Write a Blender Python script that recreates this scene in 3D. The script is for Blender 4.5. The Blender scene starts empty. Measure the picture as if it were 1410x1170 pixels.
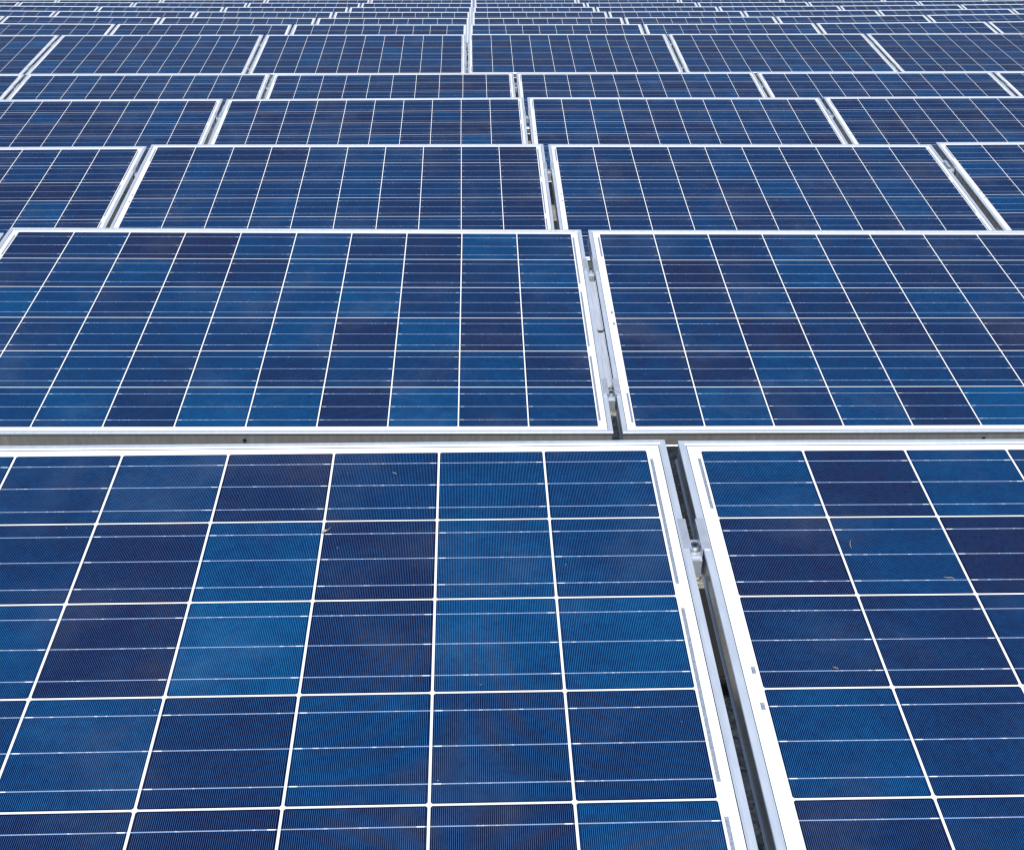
import bpy, bmesh, math, random
from mathutils import Matrix, Vector, Euler
random.seed(7)
S = bpy.context.scene
COL = S.collection

# ------------------------------------------------------------------ helpers
def link(name, mesh, parent=None):
    o = bpy.data.objects.new(name, mesh)
    COL.objects.link(o)
    if parent is not None:
        o.parent = parent
    return o

def tag(o, label=None, cat=None, group=None, kind=None):
    if label: o['label'] = label
    if cat: o['category'] = cat
    if group: o['group'] = group
    if kind: o['kind'] = kind
    return o

def mesh_of(name, bm, mat):
    bmesh.ops.recalc_face_normals(bm, faces=bm.faces)
    me = bpy.data.meshes.new(name)
    bm.to_mesh(me); bm.free()
    if mat: me.materials.append(mat)
    return me

def add_box(bm, x0, x1, y0, y1, z0, z1, mtx=None):
    vs = [bm.verts.new((x, y, z)) for z in (z0, z1) for y in (y0, y1) for x in (x0, x1)]
    for f in ((0, 1, 3, 2), (4, 6, 7, 5), (0, 4, 5, 1), (1, 5, 7, 3), (3, 7, 6, 2), (2, 6, 4, 0)):
        bm.faces.new([vs[i] for i in f])
    if mtx is not None:
        for v in vs: v.co = mtx @ v.co
    return vs

def add_prism(bm, pts, axis, a, b):
    """extrude a closed 2-D outline along x ('x': pts are y,z) or y ('y': pts are x,z) or z"""
    def co(p, t):
        return {'x': (t, p[0], p[1]), 'y': (p[0], t, p[1]), 'z': (p[0], p[1], t)}[axis]
    A = [bm.verts.new(co(p, a)) for p in pts]
    B = [bm.verts.new(co(p, b)) for p in pts]
    n = len(pts)
    bm.faces.new(A); bm.faces.new(B[::-1])
    for i in range(n):
        bm.faces.new((A[i], B[i], B[(i + 1) % n], A[(i + 1) % n]))
    return A + B

def add_tube(bm, pts, radii, seg=7):
    rings = []
    for i, p in enumerate(pts):
        p = Vector(p)
        d = (Vector(pts[min(i + 1, len(pts) - 1)]) - Vector(pts[max(i - 1, 0)])).normalized()
        u = d.orthogonal().normalized(); w = d.cross(u)
        rings.append([bm.verts.new(p + radii[i] * (math.cos(2 * math.pi * k / seg) * u + math.sin(2 * math.pi * k / seg) * w)) for k in range(seg)])
    for a, b in zip(rings, rings[1:]):
        for k in range(seg):
            bm.faces.new((a[k], a[(k + 1) % seg], b[(k + 1) % seg], b[k]))
    bm.faces.new(rings[0][::-1]); bm.faces.new(rings[-1])

# ------------------------------------------------------------------ materials
class NT:
    def __init__(s, name):
        s.m = bpy.data.materials.new(name); s.m.use_nodes = True
        s.t = s.m.node_tree; s.bsdf = s.t.nodes['Principled BSDF']
    def n(s, typ, **kw):
        nd = s.t.nodes.new(typ)
        for k, v in kw.items(): setattr(nd, k, v)
        return nd
    def l(s, a, b): s.t.links.new(a, b)
    def val(s, sock, v):
        if hasattr(v, 'is_linked') or hasattr(v, 'links'): s.l(v, sock)
        else: sock.default_value = v
    def math(s, op, a, b=0.0, c=0.0, clamp=False):
        nd = s.n('ShaderNodeMath', operation=op, use_clamp=clamp)
        s.val(nd.inputs[0], a); s.val(nd.inputs[1], b)
        if op in ('MULTIPLY_ADD', 'SMOOTH_MIN', 'COMPARE'): s.val(nd.inputs[2], c)
        return nd.outputs[0]
    def step(s, x, lo, hi):
        nd = s.n('ShaderNodeMapRange', interpolation_type='SMOOTHSTEP')
        s.val(nd.inputs['Value'], x); nd.inputs['From Min'].default_value = lo; nd.inputs['From Max'].default_value = hi
        return nd.outputs['Result']
    def mix(s, fac, a, b):
        nd = s.n('ShaderNodeMix', data_type='RGBA')
        s.val(nd.inputs['Factor'], fac); s.val(nd.inputs['A'] if False else nd.inputs[6], a); s.val(nd.inputs[7], b)
        return nd.outputs[2]
    def noise(s, vec, scale, detail=2.0, rough=.5):
        nd = s.n('ShaderNodeTexNoise'); s.l(vec, nd.inputs['Vector'])
        nd.inputs['Scale'].default_value = scale; nd.inputs['Detail'].default_value = detail; nd.inputs['Roughness'].default_value = rough
        return nd.outputs['Fac']
    def ramp(s, fac, stops):
        nd = s.n('ShaderNodeValToRGB'); s.l(fac, nd.inputs[0])
        e = nd.color_ramp.elements
        while len(e) < len(stops): e.new(0.5)
        for el, (p, c) in zip(e, stops): el.position = p; el.color = (*c, 1)
        return nd.outputs[0]

def cell_material():
    m = NT('polycrystalline_silicon')
    tc = m.n('ShaderNodeTexCoord'); oi = m.n('ShaderNodeObjectInfo')
    off = m.n('ShaderNodeVectorMath', operation='MULTIPLY_ADD')
    comb = m.n('ShaderNodeCombineXYZ')
    for i in range(3): m.l(oi.outputs['Random'], comb.inputs[i])
    m.l(comb.outputs[0], off.inputs[0]); off.inputs[1].default_value = (17.3, 9.1, 5.7); m.l(tc.outputs['Object'], off.inputs[2])
    P = off.outputs[0]
    at = m.n('ShaderNodeAttribute', attribute_name='tone'); tone = at.outputs['Fac']
    big = m.noise(P, 9.0, 2.0); mid = m.noise(P, 38.0, 2.0)
    vor = m.n('ShaderNodeTexVoronoi'); m.l(P, vor.inputs['Vector']); vor.inputs['Scale'].default_value = 120.0
    sep = m.n('ShaderNodeSeparateColor'); m.l(vor.outputs['Color'], sep.inputs[0])
    t = m.math('MULTIPLY_ADD', m.math('SUBTRACT', big, .5), .38, tone)
    t = m.math('MULTIPLY_ADD', m.math('SUBTRACT', mid, .5), .16, t)
    t = m.math('MULTIPLY_ADD', m.math('SUBTRACT', sep.outputs[0], .5), .10, t)
    # larger angular crystal flakes, their edges bent by noise
    wv = m.n('ShaderNodeVectorMath', operation='MULTIPLY'); m.l(P, wv.inputs[0]); wv.inputs[1].default_value = (34, 52, 40)
    v3 = m.n('ShaderNodeTexVoronoi', distance='MANHATTAN'); m.l(wv.outputs[0], v3.inputs['Vector']); v3.inputs['Scale'].default_value = 1.0
    s3 = m.n('ShaderNodeSeparateColor'); m.l(v3.outputs['Color'], s3.inputs[0])
    t = m.math('MULTIPLY_ADD', m.math('SUBTRACT', s3.outputs[1], .5), .10, t)
    base = m.ramp(t, CELL_RAMP)
    # fine silver fingers, 2.2 mm apart, running up the slope
    so = m.n('ShaderNodeSeparateXYZ'); m.l(tc.outputs['Object'], so.inputs[0])
    fr = m.math('FRACT', m.math('MULTIPLY', so.outputs[0], 1 / .0022))
    tri = m.math('ABSOLUTE', m.math('SUBTRACT', fr, .5))              # 0 at the finger's centre
    fing = m.math('SUBTRACT', 1.0, m.step(tri, .07, .21))
    uvn = m.n('ShaderNodeUVMap'); su = m.n('ShaderNodeSeparateXYZ'); m.l(uvn.outputs[0], su.inputs[0])
    U, V = su.outputs[0], su.outputs[1]
    dv = m.math('SUBTRACT', .5, m.math('ABSOLUTE', m.math('SUBTRACT', V, .5)))
    du = m.math('SUBTRACT', .5, m.math('ABSOLUTE', m.math('SUBTRACT', U, .5)))
    de = m.math('MINIMUM', du, dv)
    inside = m.step(de, .008, .0125)
    wear = m.math('MULTIPLY_ADD', m.noise(P, 160.0, 1.0), .9, .5)
    fm = m.math('MULTIPLY', m.math('MULTIPLY', fing, inside), wear, clamp=True)
    lighter = m.ramp(t, FINGER_RAMP)
    c = m.mix(fm, base, lighter)
    # three busbar ribbons with bright solder spots and a bright tab at one end
    vb = m.math('ABSOLUTE', m.math('SUBTRACT', m.math('FRACT', m.math('MULTIPLY', V, 3.0)), .5))
    bus = m.math('SUBTRACT', 1.0, m.step(vb, .0105, .0180))
    sx = m.noise(P, 140.0, 3.0, .7)
    spark = m.math('MULTIPLY', m.step(sx, .56, .68), .7)
    spark = m.math('MAXIMUM', spark, m.step(U, .925, .932))
    end = m.math('SUBTRACT', 1.0, m.step(U, .982, .987))
    spark = m.math('MULTIPLY', spark, end)
    rib = m.mix(spark, (.25, .34, .52, 1), (.86, .88, .9, 1))
    bus = m.math('MULTIPLY', bus, .92)
    c = m.mix(bus, c, rib)
    # dust specks and a thin veil of dust
    v2 = m.n('ShaderNodeTexVoronoi'); m.l(P, v2.inputs['Vector']); v2.inputs['Scale'].default_value = 42.0
    s2 = m.n('ShaderNodeSeparateColor'); m.l(v2.outputs['Color'], s2.inputs[0])
    speck = m.math('MULTIPLY', m.math('SUBTRACT', 1.0, m.step(v2.outputs['Distance'], .02, .05)), m.math('GREATER_THAN', s2.outputs[0], .80))
    c = m.mix(m.math('MULTIPLY', speck, .38), c, (.6, .62, .62, 1))
    veil = m.math('MULTIPLY', m.step(m.noise(P, 5.0, 4.0, .65), .45, .8), .035)
    c = m.mix(veil, c, (.55, .55, .52, 1))
    m.l(c, m.bsdf.inputs['Base Color'])
    m.bsdf.inputs['Roughness'].default_value = .5
    m.bsdf.inputs['Specular IOR Level'].default_value = 0.0
    m.bsdf.inputs['Coat Weight'].default_value = .85
    m.bsdf.inputs['Coat IOR'].default_value = 1.25
    rr = m.math('MULTIPLY_ADD', m.noise(P, 30.0, 3.0), .10, .05)
    m.l(rr, m.bsdf.inputs['Coat Roughness'])
    return m.m

# tone 0 .. 1 : dark violet-navy to clear blue
CELL_RAMP = [(0.0, (.0052, .0042, .0185)), (.25, (.0024, .0064, .032)), (.5, (.0011, .0138, .058)), (.75, (.0006, .0285, .098)), (1.0, (.0007, .050, .148))]
FINGER_RAMP = [(0.0, (.036, .062, .170)), (.5, (.022, .106, .280)), (1.0, (.017, .178, .405))]

def backsheet_material():
    m = NT('white_backsheet')
    tc = m.n('ShaderNodeTexCoord')
    n = m.noise(tc.outputs['Object'], 14.0, 4.0, .6)
    m.l(m.ramp(n, [(.3, (.72, .73, .735)), (.7, (.785, .79, .79))]), m.bsdf.inputs['Base Color'])
    m.bsdf.inputs['Roughness'].default_value = .5
    m.bsdf.inputs['Coat Weight'].default_value = .7
    m.bsdf.inputs['Coat IOR'].default_value = 1.36
    m.bsdf.inputs['Coat Roughness'].default_value = .1
    return m.m

def metal(name, col, rough, metallic=1.0, var=.08, scale=30.0, streak=(1, 1, 1), bump=0.0):
    m = NT(name)
    tc = m.n('ShaderNodeTexCoord'); mp = m.n('ShaderNodeMapping'); mp.inputs['Scale'].default_value = streak
    m.l(tc.outputs['Object'], mp.inputs['Vector'])
    n = m.noise(mp.outputs[0], scale, 4.0, .6)
    a = tuple(c * (1 - var) for c in col); b = tuple(min(1, c * (1 + var)) for c in col)
    m.l(m.ramp(n, [(.3, a), (.7, b)]), m.bsdf.inputs['Base Color'])
    m.bsdf.inputs['Metallic'].default_value = metallic
    m.l(m.math('MULTIPLY_ADD', n, .16, rough - .08), m.bsdf.inputs['Roughness'])
    if bump:
        bp = m.n('ShaderNodeBump'); bp.inputs['Strength'].default_value = bump; bp.inputs['Distance'].default_value = .001
        m.l(n, bp.inputs['Height']); m.l(bp.outputs[0], m.bsdf.inputs['Normal'])
    return m.m

def stone_material(name, stops, scale, bump, dist):
    m = NT(name)
    tc = m.n('ShaderNodeTexCoord')
    v = m.n('ShaderNodeTexVoronoi'); m.l(tc.outputs['Object'], v.inputs['Vector']); v.inputs['Scale'].default_value = scale
    sp = m.n('ShaderNodeSeparateColor'); m.l(v.outputs['Color'], sp.inputs[0])
    n = m.noise(tc.outputs['Object'], scale * .15, 5.0, .6)
    f = m.math('ADD', m.math('MULTIPLY', sp.outputs[0], .55), m.math('MULTIPLY', n, .45))
    m.l(m.ramp(f, stops), m.bsdf.inputs['Base Color'])
    m.bsdf.inputs['Roughness'].default_value = .9
    bp = m.n('ShaderNodeBump'); bp.inputs['Strength'].default_value = bump; bp.inputs['Distance'].default_value = dist; bp.invert = True
    m.l(v.outputs['Distance'], bp.inputs['Height']); m.l(bp.outputs[0], m.bsdf.inputs['Normal'])
    return m.m

def plain(name, col, rough=.6):
    m = NT(name)
    tc = m.n('ShaderNodeTexCoord'); n = m.noise(tc.outputs['Object'], 60.0, 3.0)
    m.l(m.ramp(n, [(.3, tuple(c * .8 for c in col)), (.7, tuple(c * 1.15 for c in col))]), m.bsdf.inputs['Base Color'])
    m.bsdf.inputs['Roughness'].default_value = rough
    return m.m

M_CELL = cell_material()
M_BACK = backsheet_material()
M_FRAME = metal('anodised_aluminium', (.77, .845, .95), .38, .55, .07, 3.0, (30, 5, 5))
M_SIDE = metal('shaded_frame_side', (.57, .555, .52), .24, .64, .14, 3.0, (30, 4, 4))  # same frame metal, with shade and ground reflection put into a darker, warmer colour
M_CLAMP = metal('clamp_aluminium', (.66, .71, .78), .34, .6, .10, 60.0)
M_RAIL = metal('galvanised_rail', (.60, .64, .72), .45, .4, .14, 40.0, (4, .3, 1))
M_BOLT = metal('stainless_bolt', (.80, .80, .78), .22, 1.0, .05, 60.0)
M_RIBBON = metal('tinned_ribbon', (.42, .47, .55), .45, .55, .3, 220.0)
M_SEAL = plain('grey_silicone', (.16, .17, .19), .6)
M_HOLE = plain('hole_dark', (.008, .008, .008), .9)
M_GROUND = stone_material('roof_gravel', [(.2, (.10, .095, .085)), (.5, (.26, .24, .21)), (.8, (.46, .43, .37))], 95.0, .9, .008)
M_TWIG = plain('dry_twig', (.48, .42, .33), .8)
M_BROWN = plain('dry_bract', (.36, .17, .07), .7)

# ------------------------------------------------------------------ panel meshes
PITCH, CELL, CELLH = .159, .1557, .1561
CW, CH = 1.587, .951
MX, MY = .032, .026              # cell block to outer frame edge, sides and ends
PW, PH = CW + 2 * MX, CH + 2 * MY
ZB = -.0385                      # underside of the frame

def frame_mesh():
    prof = [(0, .0009), (.0008, .0017), (.0080, .0017), (.0110, .0003), (.0110, -.005), (.004, -.005), (.004, -.0362),
            (.022, -.0362), (.022, ZB), (.0004, ZB), (-.0006, ZB + .0008), (-.0006, ZB + .0026), (.0018, ZB + .0036), (.0018, -.0035), (.0012, -.0030), (0, -.0026)]
    bm = bmesh.new(); loops = []
    for sx, sy in ((-1, 0), (1, 0), (1, 1), (-1, 1)):
        loop = []
        for d, z in prof:
            loop.append(bm.verts.new((sx * (PW / 2 - d), (-d if sy == 0 else -PH + d), z)))
        loops.append(loop)
    n = len(prof)
    for a in range(4):
        A, B = loops[a], loops[(a + 1) % 4]
        for i in range(n):
            f = bm.faces.new((A[i], A[(i + 1) % n], B[(i + 1) % n], B[i]))
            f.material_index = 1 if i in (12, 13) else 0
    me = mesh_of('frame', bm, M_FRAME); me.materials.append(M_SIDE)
    return me

def backsheet_mesh():
    bm = bmesh.new()
    add_box(bm, -PW / 2 + .0120, PW / 2 - .0120, -PH + .0120, -.0120, -.0048, -.0002)
    return mesh_of('backsheet', bm, M_BACK)

def cells_mesh(tones):
    """one sheet of 10 x 6 cells with clipped corners; tones[row][col] in 0..1"""
    bm = bmesh.new(); uv = bm.loops.layers.uv.new('UVMap'); tl = bm.verts.layers.float.new('tone')
    k = .0019 / CELL
    outl = [(k, 0), (1 - k, 0), (1, k), (1, 1 - k), (1 - k, 1), (k, 1), (0, 1 - k), (0, k)]
    g0 = (PITCH - .003) - CELL
    for r in range(6):
        for c in range(10):
            x0 = -CW / 2 + c * PITCH + g0 / 2; y0 = -MY - r * PITCH - (PITCH - .003 - CELLH) / 2 - CELLH
            vs = []
            for u, v in outl:
                w = bm.verts.new((x0 + u * CELL, y0 + v * CELLH, 0)); w[tl] = tones[r][c]; vs.append(w)
            f = bm.faces.new(vs)
            for lp, (u, v) in zip(f.loops, outl):
                lp[uv].uv = ((1 - u) if r % 2 else u, v)
    me = bpy.data.meshes.new('cell_array'); bm.to_mesh(me); bm.free(); me.materials.append(M_CELL)
    return me

def seal_mesh():
    bm = bmesh.new()
    for y0, y1 in ((-.0124, -.0111),):
        add_box(bm, -PW / 2 + .0124, PW / 2 - .0124, y0, y1, -.0040, .0001)
    return mesh_of('glass_seal', bm, M_SEAL)

def strip_mesh(name, w, l, mat, knobs=()):
    bm = bmesh.new()
    add_box(bm, -w / 2, w / 2, -l, 0, -.0010, .0001)
    me = mesh_of(name, bm, mat)
    return me

def hole_mesh():
    bm = bmesh.new()
    pts = [(.0042 * math.cos(a * math.pi / 8), .0042 * math.sin(a * math.pi / 8)) for a in range(16)]
    add_prism(bm, pts, 'y', -.0006, .0006)
    return mesh_of('drain_hole', bm, M_HOLE)

def T(*rows):
    """tone rows written in tenths, short rows padded on the named side"""
    return [[v / 10 for v in r] for r in rows]

def rnd_row(n, mu=3.2): return [min(6.5, max(.8, random.gauss(mu, 1.1))) for _ in range(n)]

NEAR = {
 (1, 0): T([4, 5, 4, 5, 4, 5, 2, 4, 5.5, 5], [4, 3, 4, 3, 3, 1.8, 6, 2, 6, 5], [3, 5, 4, 5, 5.5, 1.7, 7.5, 3, 6.5, 6.5],
           [4, 3, 4, 4, 4, 5.5, 3, 5, 4, 3.6], [3, 4, 4, 4, 4, 3, 2, 3, 2.5, 6], rnd_row(10)),
 (1, 1): T([5.5, 2, 5, 4, 3, 4, 4, 3, 4, 4], [2, 4.6, .8, 2, 3, 4, 3, 4, 3, 4], [3, 2.4, 3.4, 3, 4, 3, 4, 3, 2, 3],
           [5.4, 3.6, 2.6, 3, 4, 5, 3, 3, 4, 3], [2.2, 3.6, 3, 3, 2, 4, 5, 3, 3, 4], rnd_row(10)),
 (2, 0): T([2, 4, .8, .8, 4, 5, 3, 2, 6.2, 3.5], [3, 4.5, 5.5, 3, 2.4, 5.6, 5, 2.2, 3, 5.5], [6, 5, 3, 5, 5.5, 5, 6, 3.6, 3, 3.6],
           [4, 4, 4.5, 4, 4, 5.6, 2, 6.2, 1.6, 5], [4, 5, 5, 3.5, 5, 3, 4, 4, 5.3, 2.5], [5, 5, 6, 3, 6.6, 6, 2, 6.6, 4, 4.6]),
 (2, 1): T([3.5, 4, 2.6, 4.6, 3.5, 3, 3, 2.5, 4, 3], [3, .8, 2.4, 5.2, 3.5, 2, 2.4, 3, 4, 3], [4, 3, 4.6, 2.4, 2.5, 5.2, 4.6, 3, 3, 4],
           [2.4, 3.4, 1, 3, 1.4, 2.6, .8, 3, 4, 4], [3, 2, 5.5, 4.5, 4.5, 3.3, 3.4, 4, 3, 3], [4, 5.6, 3, 5.6, 2, 6.8, 4, 3, 4, 3]),
 (3, 0): T([2, 3, 2, 1, 4, 4, 4, 2.5, 3, 1], [2.5, 4.5, 3.5, 3, 3.5, 4, 4, 2, 2, 1.6], [2, 4.6, 3.5, 4, 4, 4.6, 3, 4, 3, 2],
           [4, 4, 3.4, 5, 3.4, 4, 2.4, 2, 3, 1.6], [4.6, 4, 4, 4.6, 4, 4, 3, 4, 2, 2], rnd_row(10)),
 (3, 1): T([3, 2.4, 2, 3, 4.4, 3, 2.4, 3, 3.4, 3.6], [4, 1.6, 3, 2.6, 4.6, 3, 3.4, 2.4, 3, 1.6], [4.4, 4, 3.4, 3, 2.6, 5.4, 3, 3, 4.6, 3],
           [3, 2, 3, 3, 2.4, 3, 3, 3, 5, 2.6], [3, 3, 2.4, 4, 2, 2.4, 4, 2, 3, 3], rnd_row(10)),
}
FR, BK, HOLE, SEAL = frame_mesh(), backsheet_mesh(), hole_mesh(), seal_mesh()
VARIANTS = [cells_mesh(T(*[rnd_row(10, random.choice((2.3, 2.7, 3.2))) for _ in range(6)])) for _ in range(9)]
RIB_LONG = strip_mesh('connector_ribbon', .0046, .272, M_RIBBON)
RIB_SHORT = strip_mesh('connector_ribbon', .0046, .118, M_RIBBON)
TAB = strip_mesh('connector_tab', .0050, .011, M_RIBBON)

# ------------------------------------------------------------------ the survey of the field
CAM_H = 1.50                     # camera above the roof
STEP = .165                      # the roof behind the fifth row lies higher
W = 1.67143                      # panel pitch along a row
# x, y of the middle gap at the upper frame edge, height from the camera, turn of the row, tilt, sag
ROWS = [(.2467, 1.7108, -.6913, .0346, .2563, 0), (.2126, 3.4560, -.7270, .0289, .2570, 0), (.1433, 5.1532, -.7185, .0360, .2752, 0),
        (.0749, 6.8755, -.7029, .0314, .2731, 0), (.0198, 8.5541, -.7085, .0315, .2519, 0), (-.3758, 10.4055, -.5513, .0323, .2342, 0),
        (-.4200, 12.0232, -.5468, .0250, .245, .00081), (-.4520, 13.7257, -.5563, .0296, .245, .0010), (-.5018, 15.4212, -.5558, .0304, .245, .00067),
        (-.5356, 17.1328, -.5575, .0290, .245, .00063), (-.5732, 18.8397, -.5517, .0294, .245, .00042), (-.6226, 20.5136, -.5495, .0257, .245, .00003)]
FIX = {(1, 0): (.0061, .0038), (1, 1): (-.0061, .0087), (2, 0): (.0074, .0100), (2, 1): (-.0074, .0072), (3, 0): (.0042, .0036), (3, 1): (-.0042, .0053),
       (4, 0): (.0003, -.0026), (4, 1): (-.0003, .0040), (5, 0): (-.0007, -.0025), (5, 1): (.0007, -.0010), (6, 0): (-.0009, .0005), (6, 1): (.0009, .0014)}
F_PX, PITCH_CAM = 1638.368, math.radians(21.18425)

def in_picture(p):
    c, s = math.cos(PITCH_CAM), math.sin(PITCH_CAM)
    z = p.z - CAM_H; zc = p.y * c - z * s; yc = -(p.y * s + z * c)
    return (705 + F_PX * p.x / zc, 585 + F_PX * yc / zc) if zc > .05 else None

def row_point(r, lx, dz=0.0):
    X, Y, Z, yaw, tilt, sag = ROWS[r - 1]
    return Vector((X + math.cos(yaw) * lx, Y + math.sin(yaw) * lx, CAM_H + Z + sag * lx * lx + dz))

def panel_matrix(r, c):
    X, Y, Z, yaw, tilt, sag = ROWS[r - 1]
    lx = (c - .5) * W
    dz, roll = FIX.get((r, c), (0, 0))
    roll_s = math.atan(-2 * sag * lx) if sag else roll
    m = Matrix.Rotation(yaw, 4, 'Z') @ Matrix.Rotation(roll_s, 4, 'Y') @ Matrix.Rotation(tilt, 4, 'X')
    return Matrix.Translation(row_point(r, lx, dz)) @ m

def gap_matrix(r, g):
    X, Y, Z, yaw, tilt, sag = ROWS[r - 1]
    lx = g * W
    a, b = FIX.get((r, g), (0, 0)), FIX.get((r, g + 1), (0, 0))
    dz = (a[0] + b[0]) / 2 if g == 0 else 0
    roll = (a[1] + b[1]) / 2 if g == 0 else math.atan(-2 * sag * lx)
    return Matrix.Translation(row_point(r, lx, dz)) @ Matrix.Rotation(yaw, 4, 'Z') @ Matrix.Rotation(roll, 4, 'Y') @ Matrix.Rotation(tilt, 4, 'X')

ORD = ['nearest', 'second', 'third', 'fourth', 'fifth', 'sixth', 'seventh', 'eighth', 'ninth', 'tenth', 'eleventh', 'twelfth']
ROWN = ['nearest row'] + [o + ' row' for o in ORD[1:11]] + ['farthest row']
NUM = ['', 'one', 'two', 'three', 'four', 'five', 'six', 'seven', 'eight', 'nine', 'ten', 'eleven', 'twelve', 'thirteen']
ORDL = ['first', 'second', 'third', 'fourth', 'fifth', 'sixth', 'seventh', 'eighth', 'ninth', 'tenth', 'eleventh', 'twelfth', 'thirteenth']
SPECIAL = {
 (1, 0): 'largest blue solar panel, filling the lower left foreground, with a dry seed fluff on it',
 (1, 1): 'solar panel in the lower right foreground with two dry twigs lying on its glass',
 (2, 0): 'whole blue panel in the second row, left of the gap with two bolted clamps',
 (2, 1): 'solar panel in the second row, right of the gap with two bolted clamps',
}

def panel_obj(r, c):
    o = bpy.data.objects.new('solar_panel', None); o.empty_display_size = .2
    COL.objects.link(o); o.matrix_world = panel_matrix(r, c)
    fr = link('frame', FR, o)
    link('backsheet', BK, o)
    me = cells_mesh(NEAR[(r, c)]) if (r, c) in NEAR else random.choice(VARIANTS)
    link('cell_array', me, o)
    if r <= 6:
        link('glass_seal', SEAL, o)
        h = link('drain_hole', HOLE, fr); h.location = (0, -PH, -.019)
        xr = CW / 2 + .0055; xl = -CW / 2 - .0055
        for k in range(3):
            b = link('connector_ribbon', RIB_LONG, o); b.location = (xr, -MY - .021 - 2 * k * PITCH, 0)
        for v in (.018, .818):
            b = link('connector_ribbon', RIB_SHORT, o); b.location = (xl, -MY - v, 0)
        for v in (.440, .497):
            b = link('connector_tab', TAB, o); b.location = (xl - .001, -MY - v, 0)
    return o

panels = {}
for r in range(1, 13):
    seen = []
    for c in range(-9, 11):
        mw = panel_matrix(r, c)
        pts = []
        for k in range(9):
            for y in (0, -.15 if r > 6 else -.5):
                q = in_picture(mw @ Vector((-PW / 2 + k * PW / 8, y, 0)))
                if q: pts.append(q)
        xs = [p[0] for p in pts]
        if not xs or max(xs) < -70 or min(xs) > 1480: continue
        seen.append((c, max(xs) > 3 and min(xs) < 1407))
    vis = [c for c, v in seen if v]
    for c, v in seen:
        o = panel_obj(r, c); panels[(r, c)] = o
        if (r, c) in SPECIAL: lab = SPECIAL[(r, c)]
        elif v:
            i = vis.index(c); n = len(vis)
            if i == 0: pos = 'leftmost of %s' % NUM[n]
            elif i == n - 1: pos = 'rightmost of %s' % NUM[n]
            else: pos = '%s from the left of %s' % (ORDL[i], NUM[n])
            lab = 'blue solar panel in the %s, %s' % (ROWN[r - 1], pos)
        else:
            lab = 'blue solar panel just past the %s end of the %s' % ('left' if c < 0 else 'right', ROWN[r - 1])
        tag(o, lab, 'solar panel', 'solar panels standing in parallel rows')
    ROWS_VIS = vis

# ------------------------------------------------------------------ clamps in the gaps
G2 = (W - PW) / 2                # half the gap
def clamp_meshes():
    L = .064; t = .0022; w = G2 - .001
    bm = bmesh.new()
    # hat section: lips on the two frames, walls down, web between
    for s in (-1, 1):
        pts = [(s * (w + .0095), .0020), (s * (w + .0095), .0046), (s * (w - t), .0046), (s * (w - t), -.0115), (s * w, -.0115), (s * w, .0020)]
        add_prism(bm, pts, 'y', -L, 0)
    add_box(bm, -w + t, w - t, -L, -.030, -.0115, -.0090)
    body = mesh_of('clamp_body', bm, M_CLAMP)
    bm = bmesh.new()
    pts = [(.0062 * math.cos(a * math.pi / 12), .0062 * math.sin(a * math.pi / 12)) for a in range(24)]
    add_prism(bm, pts, 'z', -.0090, -.0005)
    hexp = [(.0031 * math.cos(a * math.pi / 3), .0031 * math.sin(a * math.pi / 3)) for a in range(6)]
    bolt = mesh_of('bolt', bm, M_BOLT)
    bm = bmesh.new(); add_prism(bm, hexp, 'z', -.0005, -.0001); sock = mesh_of('hex_socket', bm, M_HOLE)
    bm = bmesh.new()
    pts = [(.0085 * math.cos(a * math.pi / 12), .0085 * math.sin(a * math.pi / 12)) for a in range(24)]
    add_prism(bm, pts, 'z', -.0090, -.0078); washer = mesh_of('washer', bm, M_BOLT)
    bm = bmesh.new(); add_box(bm, -w + .001, w - .001, -.026, 0, -.040, -.0116); nut = mesh_of('channel_nut', bm, M_CLAMP)
    return body, bolt, sock, washer, nut
CB, CBO, CS, CWA, CN = clamp_meshes()
def clamp(r, g, y, label):
    o = bpy.data.objects.new('panel_clamp', None); o.empty_display_size = .05; COL.objects.link(o)
    o.matrix_world = gap_matrix(r, g) @ Matrix.Translation((0, y, 0))
    link('clamp_body', CB, o)
    wa = link('washer', CWA, o); wa.location = (0, -.050, 0)
    b = link('bolt', CBO, o); b.location = (0, -.050, 0)
    s = link('hex_socket', CS, b)
    n = link('channel_nut', CN, o); n.location = (0, -.045, 0)
    tag(o, label, 'clamp', 'clamps bolted between the panels')

def gap_words(i, n):
    if n == 1: return 'the only gap'
    if i == 0: return 'the leftmost gap'
    if i == n - 1: return 'the rightmost gap'
    return 'the %s gap from the left' % ORDL[i]

# ------------------------------------------------------------------ mounting brackets under the gaps
def ground_z(y): return 0.0 if y < 9.0 else STEP

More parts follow.
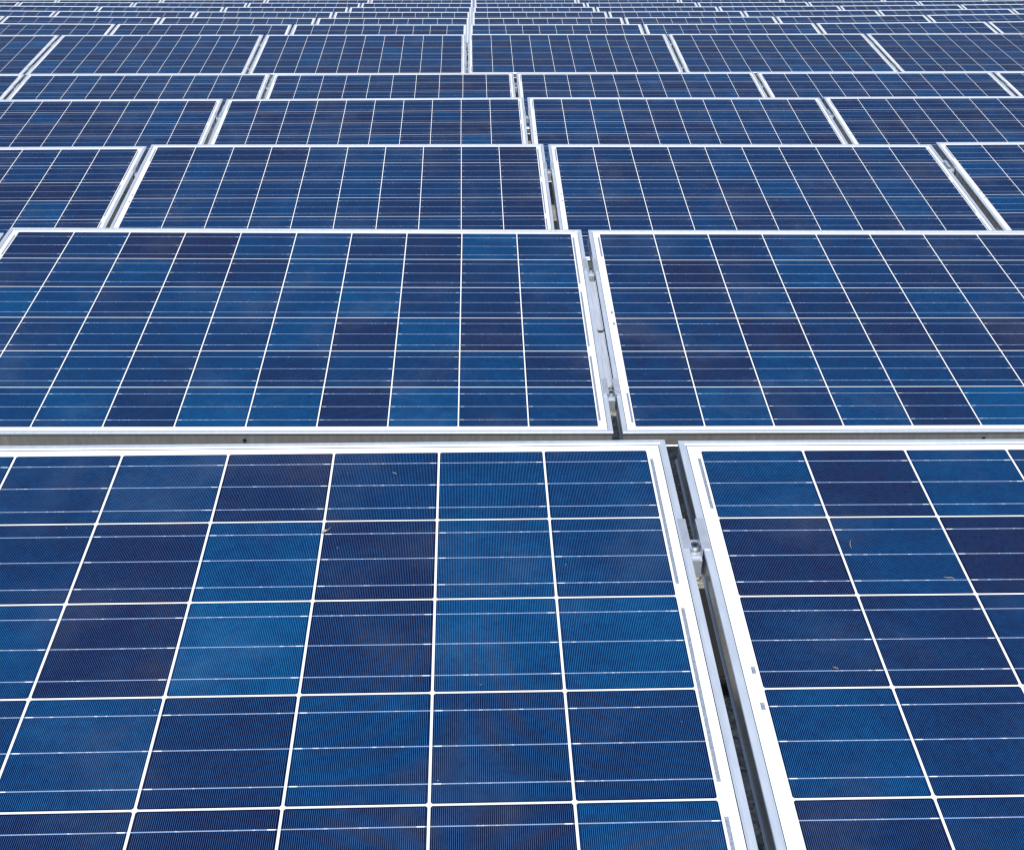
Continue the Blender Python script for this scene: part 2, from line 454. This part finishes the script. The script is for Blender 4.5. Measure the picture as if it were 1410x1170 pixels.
def bracket(r, g, words, rail):
    X, Y, Z, yaw, tilt, sag = ROWS[r - 1]
    p = row_point(r, g * W)
    o = bpy.data.objects.new('mounting_bracket', None); o.empty_display_size = .1; COL.objects.link(o)
    gz = ground_z(p.y - .3)
    o.matrix_world = Matrix.Translation((p.x, p.y, gz)) @ Matrix.Rotation(yaw, 4, 'Z')
    h = p.z - gz
    def under(v): return h - v * math.sin(tilt) + (ZB - .009) * math.cos(tilt), -v * math.cos(tilt) 
    bm = bmesh.new()                                             # channel along the roof
    pr = [(-.03, .012), (.03, .012), (.03, .045), (.026, .045), (.026, .016), (-.026, .016), (-.026, .045), (-.03, .045)]
    add_prism(bm, pr, 'y', -1.02, .06)
    link('base_rail', mesh_of('base_rail', bm, M_RAIL), o)
    bm = bmesh.new(); z, y = under(.22); add_box(bm, -.034, -.002, y - .02, y + .02, .0455, z)
    link('rear_post', mesh_of('rear_post', bm, M_RAIL), o)
    bm = bmesh.new(); z, y = under(.70); add_box(bm, -.034, -.002, y - .02, y + .02, .0455, z)
    link('front_foot', mesh_of('front_foot', bm, M_RAIL), o)
    bm = bmesh.new(); add_box(bm, -.09, .09, -1.05, -.85, .001, .0115); 
    link('rubber_pad', mesh_of('rubber_pad', bm, M_HOLE), o)
    bm = bmesh.new(); add_box(bm, -.09, .09, -.12, .08, .001, .0115)
    link('rubber_pad', mesh_of('rubber_pad', bm, M_HOLE), o)
    if rail:
        tm = Matrix.Translation((0, 0, h)) @ Matrix.Rotation(tilt, 4, 'X')
        for a, b in ((-.53, -.275), (-.792, -.543)):
            bm = bmesh.new(); w = G2 - .0012
            pr = [(-w, -.0155), (-w, -.022), (w, -.022), (w, -.0155), (w - .002, -.0155), (w - .002, -.0195), (-w + .002, -.0195), (-w + .002, -.0155)]
            for q in add_prism(bm, pr, 'y', a, b): q.co = tm @ q.co
            link('cover_strip', mesh_of('cover_strip', bm, M_RAIL), o)
    tag(o, 'grey metal bracket standing under %s of the %s' % (words, ROWN[r - 1]), 'bracket', 'brackets carrying the panels')

for r in range(1, 7):
    gaps = [g for g in range(-8, 9) if (r, g) in panels and (r, g + 1) in panels]
    vis = []
    for g in gaps:
        q = in_picture(gap_matrix(r, g) @ Vector((0, -.2, 0)))
        if q and -5 < q[0] < 1415: vis.append(g)
    for g in gaps:
        if g not in vis: continue
        words = gap_words(vis.index(g), len(vis))
        clamp(r, g, -MY - .162, 'silver upper clamp with bolt in %s of the %s' % (words, ROWN[r - 1]))
        q = in_picture(gap_matrix(r, g) @ Vector((0, -MY - .8, 0)))
        if r in (2, 6) and q and 0 < q[0] < 1410:
            clamp(r, g, -MY - .765, 'silver lower clamp with bolt in %s of the %s' % (words, ROWN[r - 1]))
        bracket(r, g, words, r == 2)

# plain black box lying on the roof between the first two rows
bm = bmesh.new(); add_box(bm, -.05, .05, -.20, .20, .0, .05)
bmesh.ops.bevel(bm, geom=bm.edges[:], offset=.006, segments=2, affect='EDGES')
d = link('dark_box', mesh_of('dark_box', bm, M_HOLE)); d.location = (.465, 2.42, .001); d.rotation_euler = (0, 0, .03)
tag(d, 'black box on the roof, seen down through the gap of the nearest row', 'cable duct')  # only a plain black box filling the dark stretch under the gap

# ------------------------------------------------------------------ dry bits on the glass
def on_panel(r, c, u, v, h=.0012): return panel_matrix(r, c) @ Vector((u, -v, h))
def debris(name, r, c, u, v, rot, pts, radii, mat, label, cat):
    bm = bmesh.new(); add_tube(bm, pts, radii, 7)
    for f in bm.faces: f.smooth = True
    o = link(name, mesh_of(name, bm, mat))
    o.matrix_world = panel_matrix(r, c) @ Matrix.Translation((u, -v, .0008)) @ Matrix.Rotation(rot, 4, 'Z') @ Matrix.Scale(.75, 4)
    tag(o, label, cat); return o
CU = lambda c, f: -CW / 2 + (c + f) * PITCH
CV = lambda r, f: MY + (r + f) * PITCH
debris('seed_fluff', 1, 0, CU(7, .02), CV(1, .13), .75, [(-.009, 0, .001), (-.005, .001, .002), (-.001, 0, .002), (.004, -.0005, .001), (.012, .001, .002)],
       [.0012, .0030, .0024, .0006, .0004], M_TWIG, 'small dry seed with a thin stalk on the lower left foreground panel', 'seed')
debris('dry_twig', 1, 1, CU(1, .10), CV(1, .36), 1.45, [(-.011, 0, 0), (-.004, .002, .001), (.004, .001, .001), (.011, -.002, 0)], [.0003, .0006, .0005, .0003], M_TWIG,
       'upright curved pale twig beside a white cell line on the right foreground panel', 'twig')
debris('dry_twig', 1, 1, CU(1, .83), CV(1, .80), -.25, [(-.010, .001, 0), (-.004, -.001, .001), (.004, .0012, .001), (.009, 0, 0)], [.0003, .0006, .0006, .0003], M_TWIG,
       'lying pale twig near a busbar on the right foreground panel', 'twig')
debris('dry_bract', 1, 1, CU(0, .60), CV(2, .80), -.2, [(-.0048, 0, .001), (-.0015, .0008, .0014), (.002, 0, .0014), (.0045, -.001, .001)], [.0008, .0013, .0012, .0006], M_BROWN,
       'small rust brown dry bract on a busbar of the right foreground panel', 'plant bit')
debris('dry_twig', 1, 0, CU(7, .58), CV(0, .32), -.5, [(-.006, 0, 0), (0, .0006, .001), (.005, 0, 0)], [.0004, .0008, .0004], M_TWIG,
       'tiny straw in the top cell row of the lower left foreground panel', 'straw')

# ------------------------------------------------------------------ roof
bm = bmesh.new()
ys = [-60, -2, 8.97, 9.03, 24, 60, 3000]
for xa, xb in ((-3000, 3000),):
    rows = [[bm.verts.new((x, y, ground_z(y))) for x in (xa, xb)] for y in ys]
    for a, b in zip(rows, rows[1:]): bm.faces.new((a[0], a[1], b[1], b[0]))
gr = link('ground', mesh_of('ground', bm, M_GROUND)); tag(gr, kind='structure')

# ------------------------------------------------------------------ light
SUN_EL, SUN_AZ = math.radians(57), math.radians(175)     # azimuth clockwise from +Y; the sun stands behind the camera, to the right
w = bpy.data.worlds.new('World'); S.world = w; w.use_nodes = True
nt = w.node_tree; bg = nt.nodes['Background']
sky = nt.nodes.new('ShaderNodeTexSky'); sky.sky_type = 'NISHITA'; sky.sun_disc = False
sky.sun_elevation = SUN_EL; sky.sun_rotation = SUN_AZ; sky.air_density = 1.0; sky.dust_density = .6; sky.ozone_density = 1.6
nt.links.new(sky.outputs[0], bg.inputs[0]); bg.inputs[1].default_value = .095
to_sun = Vector((math.sin(SUN_AZ) * math.cos(SUN_EL), math.cos(SUN_AZ) * math.cos(SUN_EL), math.sin(SUN_EL)))
sl = bpy.data.lights.new('sun', 'SUN'); sl.energy = 4.4; sl.angle = math.radians(.53); sl.color = (1, .98, .955)
so = bpy.data.objects.new('sun', sl); COL.objects.link(so); so.rotation_euler = to_sun.to_track_quat('Z', 'Y').to_euler(); so.location = (3, -5, 9)

# ------------------------------------------------------------------ camera
cd = bpy.data.cameras.new('camera'); cam = bpy.data.objects.new('camera', cd); COL.objects.link(cam)
cd.sensor_fit = 'HORIZONTAL'; cd.sensor_width = 36.0; cd.lens = F_PX / 1410 * 36.0
cd.clip_start = .02; cd.clip_end = 6000
cam.location = (0, 0, CAM_H); cam.rotation_euler = (math.pi / 2 - PITCH_CAM, 0, 0)
S.camera = cam
S.view_settings.view_transform = 'Standard'; S.view_settings.look = 'None'
S.view_settings.exposure = 0.0; S.view_settings.gamma = 1.0
S.render.film_transparent = False
S.cycles.max_bounces = 6
S.cycles.filter_width = 1.3
